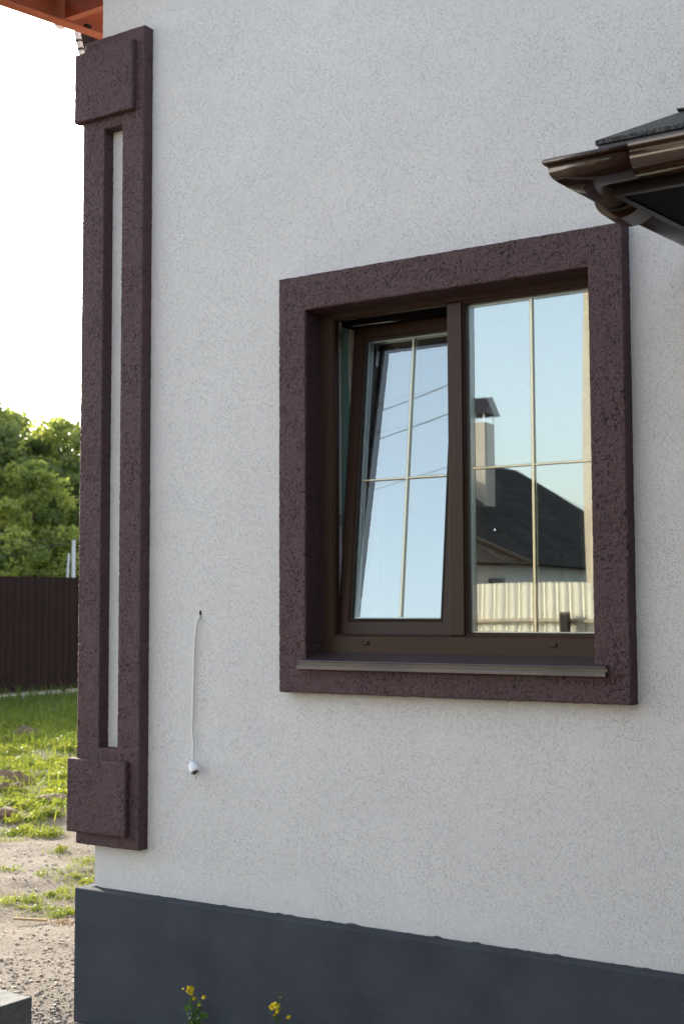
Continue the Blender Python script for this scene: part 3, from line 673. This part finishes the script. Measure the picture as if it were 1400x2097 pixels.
# ================================================================= TREES
def leaf_quads(C, size, n_dir=None, flat=.5):
    m_ = len(C); a_ = rng.normal(size=(m_, 3)); a_ /= np.linalg.norm(a_, axis=1)[:, None]
    b_ = rng.normal(size=(m_, 3)); b_ -= (b_*a_).sum(1)[:, None]*a_; b_ /= np.linalg.norm(b_, axis=1)[:, None]
    s = size*(.6+.8*rng.random(m_))[:, None]
    V = np.stack([C-a_*s*.6, C+b_*s*.42, C+a_*s*.6, C-b_*s*.42], 1)
    return V.reshape(-1, 3), np.arange(4*m_).reshape(-1, 4)
def make_tree(h, wid, nclu, nleaf, lsize, m, seed, lowest=.25):
    r = np.random.default_rng(seed); C = []; tone = []; cl = []
    i = 0
    while len(cl) < nclu:
        u = r.normal(size=3); u /= np.linalg.norm(u); q = r.random()**.42
        z = (lowest+(1-lowest)*.5)*h+u[2]*q*h*(1-lowest)*.5
        tt = (z/h-lowest)/(1-lowest); wz = math.sqrt(max(0, 1-(2*tt-.85)**2/1.6))
        cl.append((u[0]*q*wid*wz, u[1]*q*wid*wz, z, (.32+.5*r.random())*wid*.33))
    for (x, y, z, rad) in cl:
        k = int(nleaf*(.5+r.random())); d = r.normal(size=(k, 3)); d /= np.linalg.norm(d, axis=1)[:, None]
        rr_ = rad*(r.random(k)**.45)[:, None]*np.array([1, 1, .7])
        C.append(np.array([x, y, z])+d*rr_); tone.append(np.clip(.45+.25*r.normal()+.12*r.normal(size=k), 0, 1))
    C = np.concatenate(C); tone = np.concatenate(tone)
    V, Q = leaf_quads(C, lsize)
    crown = from_np('crown', V, Q, tone=np.repeat(tone, 4)); crown.materials.append(m)
    b = MB(); b.tube([(0, 0, -.1), (.05, .02, h*.3), (-.04, .05, h*.6), (.02, 0, h*.88)], [h*.02, h*.016, h*.010, h*.003], 8)
    for j in range(0, len(cl), 3):
        x, y, z, rad = cl[j]; zb = max(h*.18, z*.62-.3)
        b.tube([(0, 0, zb), (x*.45, y*.45, (zb+z)*.52), (x*.92, y*.92, z)], [h*.008, h*.005, h*.0015], 5)
    bmesh.ops.recalc_face_normals(b.bm, faces=b.bm.faces[:]); tr = bpy.data.meshes.new('trunk'); b.bm.to_mesh(tr); b.bm.free(); tr.materials.append(MROOFB)
    return crown, tr
T1 = make_tree(8.2, 3.0, 120, 330, .15, MLEAF, 5, .12); T2 = make_tree(7.6, 2.7, 105, 300, .14, MLEAF, 9, .10); T3 = make_tree(6.1, 2.3, 170, 200, .12, MLEAF2, 12, .04)
def tree(kind, x, y, rot, sc, name, label):
    t_ = empty(name, (x, y, 0), label, 'tree', 'trees behind the brown fence'); t_.rotation_euler[2] = rot; t_.scale = (sc, sc, sc)
    for nm, me in (('crown', kind[0]), ('trunk', kind[1])):
        o = bpy.data.objects.new(nm, me); COL.objects.link(o); o.parent = t_
    return t_
tree(T1, -28.0, 24.6, .3, 1.04, 'broadleaf_tree', 'tall green tree behind the fence, at the left edge of the picture')
tree(T2, -27.3, 27.9, 2.0, 1.10, 'broadleaf_tree', 'green tree behind the concrete utility pole, next to the brown pilaster')
tree(T3, -24.8, 23.35, 1.0, 1.0, 'pale_tree', 'smaller pale yellow-green tree in front of the taller trees behind the fence')
tree(T1, -32.0, 29.6, 4.0, 1.10, 'broadleaf_tree', 'dark tree farther back, filling the gap between the two tall trees')
tree(T2, -37.5, 22.0, 3.2, 1.0, 'broadleaf_tree', 'green tree left of the picture edge behind the fence')
tree(T2, -29.0, 33.0, 5.2, 1.0, 'broadleaf_tree', 'green tree hidden behind the house corner')
tree(T1, -29.5, 38.0, 2.4, .95, 'broadleaf_tree', 'tree farther along the fence, hidden behind the house')
tree(T2, -31.0, 44.0, .4, 1.0, 'broadleaf_tree', 'last tree of the row along the fence, hidden behind the house')
tree(T1, -33.0, 25.5, 1.2, 1.1, 'broadleaf_tree', 'dark tree in the second row behind the tall left tree')
b = MB()
# utility pole and wires
pole = empty('utility_pole', (-21.9, 22.2, 0), 'pale concrete utility pole with a strut rising behind the fence', 'utility pole')
b = MB(); b.tube([(-21.9, 22.25, -.2), (-21.9, 22.25, 3.62)], [.065, .048], 8); b.build('post', plain('pale_concrete', (.46, .46, .45), .8), pole)
b = MB(); b.tube([(-21.95, 21.90, -.2), (-21.95, 22.12, 3.25)], [.034, .026], 8); b.build('strut', bpy.data.materials['pale_concrete'], pole)
def wire(P0, P1, sag, r_, label, cat='wire'):
    b = MB(); P0, P1 = Vector(P0), Vector(P1); b.tube([P0.lerp(P1, t_)-Vector((0, 0, sag*4*t_*(1-t_))) for t_ in np.linspace(0, 1, 25)], r_, 5)
    return tag(b.build('overhead_wire', MWIRE), label, cat, 'overhead wires')
wire((-21.9, 6, 1.9+.0), (-21.9, 22.1, 3.52), .35, .008, 'lowest thin wire running to the pole in front of the trees')
wire((-21.9, 6, 2.4), (-21.9, 22.3, 3.55), .1, .008, 'middle thin wire running to the pole in front of the trees')
wire((-22.4, 2, 2.7), (-22.0, 40, 5.0), .3, .008, 'highest thin wire crossing in front of the trees')

# ================================================================= GRASS, WEEDS, GRAVEL
def blades(n, X, Y, hmin, hmax, wid, lean=.5, tone=(.5, .25)):
    zb = gz(X, Y)-.01; h = hmin+(hmax-hmin)*rng.random(n)**1.6; az = rng.random(n)*2*np.pi; la = rng.random(n)*2*np.pi; ll = lean*rng.random(n)
    w = wid*(.6+.8*rng.random(n)); wx, wy = np.cos(az)*w, np.sin(az)*w; dx, dy = np.cos(la)*ll*h, np.sin(la)*ll*h
    P = np.zeros((n, 6, 3))
    P[:, 0] = np.stack([X-wx, Y-wy, zb], 1); P[:, 1] = np.stack([X+wx, Y+wy, zb], 1)
    P[:, 2] = np.stack([X+wx*.8+dx*.35, Y+wy*.8+dy*.35, zb+h*.6], 1); P[:, 3] = np.stack([X-wx*.8+dx*.35, Y-wy*.8+dy*.35, zb+h*.6], 1)
    P[:, 4] = np.stack([X+wx*.1+dx, Y+wy*.1+dy, zb+h*(1-.3*ll)], 1); P[:, 5] = np.stack([X-wx*.1+dx, Y-wy*.1+dy, zb+h*(1-.3*ll)], 1)
    b0 = np.arange(n)*6
    Q = np.concatenate([np.stack([b0, b0+1, b0+2, b0+3], 1), np.stack([b0+3, b0+2, b0+4, b0+5], 1)])
    tn = np.clip(tone[0]+tone[1]*rng.normal(size=n), 0, 1)
    return P.reshape(-1, 3), Q, np.repeat(tn, 6)
def merge(L_):
    V = np.concatenate([q[0] for q in L_]); T = np.concatenate([q[2] for q in L_]); off = 0; Qs = []
    for q in L_: Qs.append(q[1]+off); off += len(q[0])
    return V, np.concatenate(Qs), T
def scatter(n, dmin, dmax, spread0=-3.0, spread1=1.7, dens=None):
    n = int(n*1.85)
    """points in the strip of yard that runs from the house corner to the fence; d = distance along it"""
    ax_ = np.array([-.735, .678]); pr_ = np.array([-.678, -.735])
    d = np.sqrt(rng.random(n)*(dmax**2-dmin**2)+dmin**2); w = (spread0+(spread1-spread0)*rng.random(n))*(1.0+.14*d)
    X = ax_[0]*d+pr_[0]*w; Y = ax_[1]*d+pr_[1]*w
    ok = (X < -.12)
    if dens is not None: ok &= dens(X, Y) > rng.random(n)
    ok &= X > -14.9
    return X[ok], Y[ok]
nz = lambda s, o: (lambda X, Y: np.clip((fbm(X*s, Y*s, o, 3)+.05)/.25, 0, 1))
G = []
X, Y = scatter(60000, 13.2, 22, dens=lambda X, Y: (.5+nz(1.2, 31.5)(X, Y))*np.where(X < -13.9, .25, 1)); G.append(blades(len(X), X, Y, .05, .42, .006, .8, (.15, .15)))
X, Y = scatter(40000, 11.2, 15, dens=lambda X, Y: .35+nz(1.0, 33.5)(X, Y)); G.append(blades(len(X), X, Y, .04, .26, .005, .8, (.3, .2)))
X, Y = scatter(70000, 6.3, 13, dens=lambda X, Y: .45+nz(1.1, 35.5)(X, Y)); G.append(blades(len(X), X, Y, .02, .12, .0035, 1.1, (.5, .3)))
X, Y = scatter(34000, 4.9, 7.5, dens=nz(1.6, 37.5)); G.append(blades(len(X), X, Y, .02, .11, .003, 1.1, (.5, .3)))
X, Y = scatter(1500, 5, 13.5, dens=nz(1.2, 35.5)); G.append(blades(len(X), X, Y, .10, .36, .006, .9, (.6, .2)))
dn = lambda X, Y: np.clip((fbm(X*1.9, Y*1.9, 39.5, 3)-.01)/.2, 0, 1)
X, Y = scatter(50000, 1.9, 5.2, dens=dn); G.append(blades(len(X), X, Y, .01, .06, .002, 1.2, (.5, .3)))
X, Y = scatter(120, 2, 5.2); G.append(blades(len(X), X, Y, .04, .13, .003, .9, (.6, .2)))
tag(link('grass', from_np('grass', *merge(G)[:2], tone=merge(G)[2]), MGRASS), kind='stuff')
def weeds(n, dmin, dmax, rad, nl, ls, dens):
    X, Y = scatter(n, dmin, dmax, dens=dens); C = []; T = []
    for x, y in zip(X, Y):
        k = int(nl*(.5+rng.random())); r_ = rad*(.5+.8*rng.random()); d = rng.normal(size=(k, 3)); d[:, 2] = abs(d[:, 2]); d /= np.linalg.norm(d, axis=1)[:, None]
        C.append(np.array([x, y, float(gz(x, y))])+d*r_*(rng.random(k)**.5)[:, None]*np.array([1, 1, .75])); T.append(np.clip(.5+.2*rng.normal()+.15*rng.normal(size=k), 0, 1))
    if not C: return None
    C = np.concatenate(C); T = np.concatenate(T); V, Q = leaf_quads(C, ls); return V, Q, np.repeat(T, 4)
Wd = [weeds(420, 12.5, 17, .20, 150, .035, nz(1.0, 31.5)), weeds(1900, 6.0, 13, .12, 130, .024, lambda X, Y: .25+nz(1.1, 35.5)(X, Y)), weeds(500, 13, 20, .2, 120, .03, None), weeds(700, 4.7, 7.5, .09, 120, .018, nz(1.6, 37.5)), weeds(620, 1.9, 5, .055, 100, .010, dn)]
V, Q, T = merge([w_ for w_ in Wd if w_ is not None])
tag(link('weeds', from_np('weeds', V, Q, tone=T), MWEED), kind='stuff')
# pebbles
def ico():
    bm = bmesh.new(); bmesh.ops.create_icosphere(bm, subdivisions=1, radius=1); v = np.array([q.co[:] for q in bm.verts]); f = np.array([[q.index for q in g.verts] for g in bm.faces]); bm.free(); return v, f
iv, jf = ico()
def pebbles(X, Y, r):
    k = len(X); s = r[:, None, None]*(1+.25*rng.normal(size=(k, len(iv), 1)))*iv[None]*(np.array([1, 1, .65])*(1+.25*rng.normal(size=(k, 3))))[:, None, :]
    a_ = rng.random(k)*6.28; c, s_ = np.cos(a_)[:, None], np.sin(a_)[:, None]
    P = np.stack([s[..., 0]*c-s[..., 1]*s_, s[..., 0]*s_+s[..., 1]*c, s[..., 2]], -1)+np.stack([X, Y, gz(X, Y)+r*.2], 1)[:, None, :]
    return P.reshape(-1, 3), (jf[None]+(np.arange(k)*len(iv))[:, None, None]).reshape(-1, 3)
k = 4200
X1 = np.concatenate([rng.uniform(-1.1, .6, k), -.06+rng.exponential(.25, 1500)*-1]); Y1 = np.concatenate([rng.uniform(-.9, 1.3, k), rng.uniform(-.9, 1.4, 1500)])
X1 = np.concatenate([X1, rng.uniform(-3.2, -.2, 4000)]); Y1 = np.concatenate([Y1, rng.uniform(-.5, 3.2, 4000)])
X1 = np.concatenate([X1, rng.uniform(-.2, 2.5, 3500)]); Y1 = np.concatenate([Y1, -.07-rng.exponential(.12, 3500)])
ok = ~((X1 > -.075) & (Y1 > -.075)); X1, Y1 = X1[ok], Y1[ok]
V, Q = pebbles(X1, Y1, .0028+.009*rng.random(len(X1))**3.0)
me = from_np('gravel', V, Q, True)
tag(link('gravel', me, plain('gravel_stone', (.36, .32, .27), .9, nscale=9, namt=.45)), kind='stuff')
# soil clods and stones among the weeds
for i, (x, y, r_, lab, m) in enumerate((
        (-6.05, 5.25, .20, 'largest reddish soil clod in the sunlit weeds left of the pilaster base', MROCK), (-5.6, 4.75, .12, 'reddish clod at the picture edge, left of the largest clod', MROCK),
        (-6.9, 6.9, .13, 'brown clod right behind the largest clod, close to the base block', MROCK), (-4.75, 4.45, .12, 'rounded brown clod touching the edge of the base block', MROCK),
        (-4.45, 3.62, .10, 'low reddish clod where the weeds meet the sand, at the picture edge', MROCK), (-4.2, 3.95, .08, 'small reddish clod at the end of the weeds below the leafy clump', MROCK),
        (-9.2, 8.4, .2, 'brown clod in the shaded grass near the fence', MROCK))):
    b = MB(); z_ = float(gz(x, y)); b.ball((x, y, z_+r_*.22), r_*.85, 4, (1.15, 1.0, .5))
    for v in b.bm.verts:
        q = float(pnoise(v.co.x*9, v.co.y*9, v.co.z*9+i)); q2 = float(pnoise(v.co.x*26, v.co.y*26, v.co.z*26+i)); c_ = Vector((x, y, z_)); q3 = float(pnoise(v.co.x*60, v.co.y*60, v.co.z*60+i)); v.co = c_+(v.co-c_)*(1+.5*q+.3*q2+.12*q3)
    tag(b.build('soil_clod', m, smooth=True), lab, 'clod', 'soil clods in the yard')
b = MB(); b.box(-.095, .095, -.008, .008, 0, .012, bev=.003); o = b.build('wood_stick', MSTRAW); o.location = (-1.50, 1.085, .012); o.rotation_euler = (0, .05, .55); tag(o, 'thin pale wooden stick lying on the sandy ground', 'stick')
C = []
V, Q, T = blades(260, rng.normal(-1.30, .04, 260), rng.normal(1.16, .04, 260), .01, .05, .003, 2.6)
tag(link('dry_straw_tuft', from_np('dry_straw_tuft', V, Q, tone=T), MSTRAW), 'small heap of orange-brown straw beside the plinth corner', 'straw')

# ================================================================= CONCRETE BLOCKS bottom left
def cblock(x0, x1, y0, y1, z0, z1, rot, label):
    b = MB(); cx, cy = (x0+x1)/2, (y0+y1)/2; b.box(x0-cx, x1-cx, y0-cy, y1-cy, 0, z1-z0, bev=.004)
    bmesh.ops.subdivide_edges(b.bm, edges=b.bm.edges[:], cuts=3, use_grid_fill=True)
    for v in b.bm.verts: v.co += Vector((random.uniform(-1, 1), random.uniform(-1, 1), random.uniform(-1, 1)))*.0009
    o = b.build('concrete_block', MBLOCK); o.location = (cx, cy, z0); o.rotation_euler[2] = rot
    return tag(o, label, 'concrete block', 'concrete blocks by the house corner')
cblock(-.085, .095, -.92, -.445, .112, .215, -.02, 'dark concrete block on top of the stack in the bottom left corner')
cblock(-.088, .090, -.93, -.450, .004, .110, .01, 'concrete block at the bottom of the stack, under the top block')
cblock(-.50, -.30, -.82, -.34, .004, .165, .03, 'concrete block lying behind the stack at the very left edge')

# ================================================================= FLOWERING PLANTS
def plant(x, y, label, heads, zt_, leafy):
    t_ = empty('flowering_plant', (x, y, 0), label, 'plant', 'yellow flowering weeds at the plinth')
    b = MB()
    for (hx, hz, n_f, r_) in heads: b.tube([(x, y, 0), (x+hx*.35, y-.005, hz*.55), (x+hx*.75, y, hz*.85), (x+hx, y+.003, hz)], [.0024, .002, .0014, .001], 6)
    b.build('stem', MPLANT, t_)
    for (hx, hz, n_f, r_) in heads:
        C_ = np.array([x+hx, y+.003, hz])+rng.normal(size=(n_f, 3))*np.array([r_, r_, r_*.6])*.8
        v, q = leaf_quads(C_, .011); link('flower_head', from_np('flower_head', v, q), MPETAL, t_)
    C_ = []
    for (hx, hz, n_f, r_) in heads:
        for s_ in np.linspace(.35, .9, 5): C_.append((x+hx*s_+rng.normal()*.012, y+rng.normal()*.01, hz*s_+.004))
    v, q = leaf_quads(np.array(C_), .016); C2 = rng.normal(size=(leafy, 3))*np.array([.022, .018, .035])+np.array([x-.012, y, .12]); v2, q2 = leaf_quads(C2, .02)
    link('foliage', from_np('foliage', np.concatenate([v, v2]), np.concatenate([q, q2+len(v)]), tone=rng.random(len(v)+len(v2))), MPLANT, t_)
plant(.700, -.18, 'yellow flowering weed with a bushy green base, left of the two at the plinth', [(-.035, .264, 60, .009), (-.030, .250, 16, .005), (-.012, .232, 14, .004), (.030, .245, 12, .004), (.012, .215, 5, .003)], zt_=.26, leafy=120)
plant(1.085, -.18, 'thin yellow flowering weed, right of the two at the plinth', [(-.020, .262, 80, .010), (-.006, .245, 16, .004), (-.018, .232, 10, .003), (.040, .232, 12, .004), (.004, .297, 4, .003)], zt_=.3, leafy=14)

# ================================================================= BEHIND THE CAMERA: what the panes mirror
cf = empty('cream_fence', (-4, -9.6, 0), 'cream profiled sheet fence mirrored in the right window pane', 'fence')
prof = []; x_ = -14.0
while x_ < 0.6: prof += [(x_, 0), (x_+.06, .003), (x_+.115, 0), (x_+.125, -.007), (x_+.145, -.007), (x_+.155, 0)]; x_ += .155
V = []; Q = []
for k_2, (xx, dy) in enumerate(prof): hh_ = 1.985+.006*math.sin(int((xx+14)/1.24)*2.4); V += [(xx, -9.0+dy, .05), (xx, -9.0+dy, hh_)]
for i in range(len(prof)-1): Q.append((2*i, 2*i+2, 2*i+3, 2*i+1))
link('sheet', from_np('sheet', V, Q), MCREAM, cf)
b = MB(); b.box(-14, .6, -8.975, -8.935, 1.555, 1.59); b.build('rail', plain('rail_tan', (.35, .28, .19), .7), cf)
for xx in (-11.2, -8.8, -6.4, -4.0, -1.83): 
    b = MB(); b.box(xx, xx+.09, -8.934, -8.85, -.1, 1.66); b.build('post', MFASC, cf)

def hip(b, x0, x1, y0, y1, ze, zr, oh=.45, ridge_ax='x'):
    x0 -= oh; x1 += oh; y0 -= oh; y1 += oh
    w = min(x1-x0, y1-y0)/2
    if x1-x0 >= y1-y0: r0, r1 = (x0+w, (y0+y1)/2, zr), (x1-w, (y0+y1)/2, zr)
    else: r0, r1 = ((x0+x1)/2, y0+w, zr), ((x0+x1)/2, y1-w, zr)
    c = [(x0, y0, ze), (x1, y0, ze), (x1, y1, ze), (x0, y1, ze)]; v = [b.bm.verts.new(q) for q in c+[r0, r1]]; f = b.bm.faces.new
    if x1-x0 >= y1-y0: f((v[0], v[1], v[5], v[4])); f((v[1], v[2], v[5])); f((v[2], v[3], v[4], v[5])); f((v[3], v[0], v[4]))
    else: f((v[0], v[1], v[4])); f((v[1], v[2], v[5], v[4])); f((v[2], v[3], v[5])); f((v[3], v[0], v[4], v[5]))
    f((v[3], v[2], v[1], v[0]))
nh = empty('neighbour_house', (-13, -26, 0), 'low house with dark hipped roof and chimney mirrored in the right window pane', 'house')
b = MB(); b.box(-15.5, -9.2, -22.6, -18.0, 0, 2.66); b.box(-17.5, -9.75, -36, -22.602, 0, 2.72); nw = b.build('wall', MNWALL, nh)
b = MB(); hip(b, -17.5, -9.75, -36.5, -22.2, 2.74, 5.95); nr = b.build('roof', MTILE, nh); b = MB(); hip(b, -15.5, -9.2, -22.6, -18.0, 2.68, 4.15); nr2 = b.build('wing_roof', MTILE2, nh)
b = MB(); b.tube([(-8.75, -23.05, 2.72), (-11.2, -20.4, 4.17), (-14, -20.3, 4.17)], .06, 6); b.tube([(-8.75, -17.55, 2.72), (-11.2, -20.2, 4.17)], .06, 6); b.build('ridge_cap', MTILE3, nr2)
b = MB(); b.box(-12.05, -11.46, -26.6, -26.0, 3.9, 6.52); ch = b.build('chimney', MCHIM, nr) if False else b.build('chimney', MCHIM, nh)
b = MB(); b.prism([(-12.2, -25.85, 6.74), (-12.2, -26.76, 6.74), (-12.2, -26.3, 7.2)], (.86, 0, 0)); b.build('chimney_cap', MFASC, ch)
for xx in (-12.03, -11.48):
    for yy in (-26.58, -26.02): b = MB(); b.box(xx-.015, xx+.015, yy-.015, yy+.015, 6.52, 6.745); b.build('cap_post', MSTEEL, ch)
b = MB(); b.box(-9.215, -9.16, -22.5, -21.75, 1.5, 2.37); b.build('window', MRUB, nh)
bh = empty('beige_house', (-1.5, -15, 0), 'tall beige rendered house whose edge is mirrored at the right of the window', 'house')
b = MB(); b.box(-3.62, 1.6, -19, -14, 0, 7.2); b.build('wall', MBEIGE, bh)
b = MB(); hip(b, -3.56, 1.6, -19, -14, 7.2, 9.2, .05); b.build('roof', MTILE, bh)
b = MB(); b.box(-1.5, -.3, -13.998, -13.95, 3.2, 4.6); b.build('window', MRUB, bh)
# power line mirrored in the tilted sash
def wl(z, x): return (x, -12+(x+6.61)*.4, z)
for zz, lab in ((7.75, 'upper overhead wire mirrored in the tilted sash'), (7.28, 'lower overhead wire mirrored in the tilted sash'), (6.45, 'thin third wire mirrored in the tilted sash')):
    wire(wl(zz, -30), wl(zz, 14), .2, .010 if zz > 7 else .006, lab)
for xx, lab in ((-30, 'far pole carrying the mirrored overhead wires'), (14, 'near pole carrying the mirrored overhead wires')):
    b = MB(); q = wl(0, xx); b.tube([(q[0], q[1], -.2), (q[0], q[1], 8.2)], [.14, .09], 8); b.box(q[0]-.05, q[0]+.05, q[1]-.3, q[1]+.3, 7.8, 7.9); tag(b.build('wire_pole', MCONC), lab, 'pole')
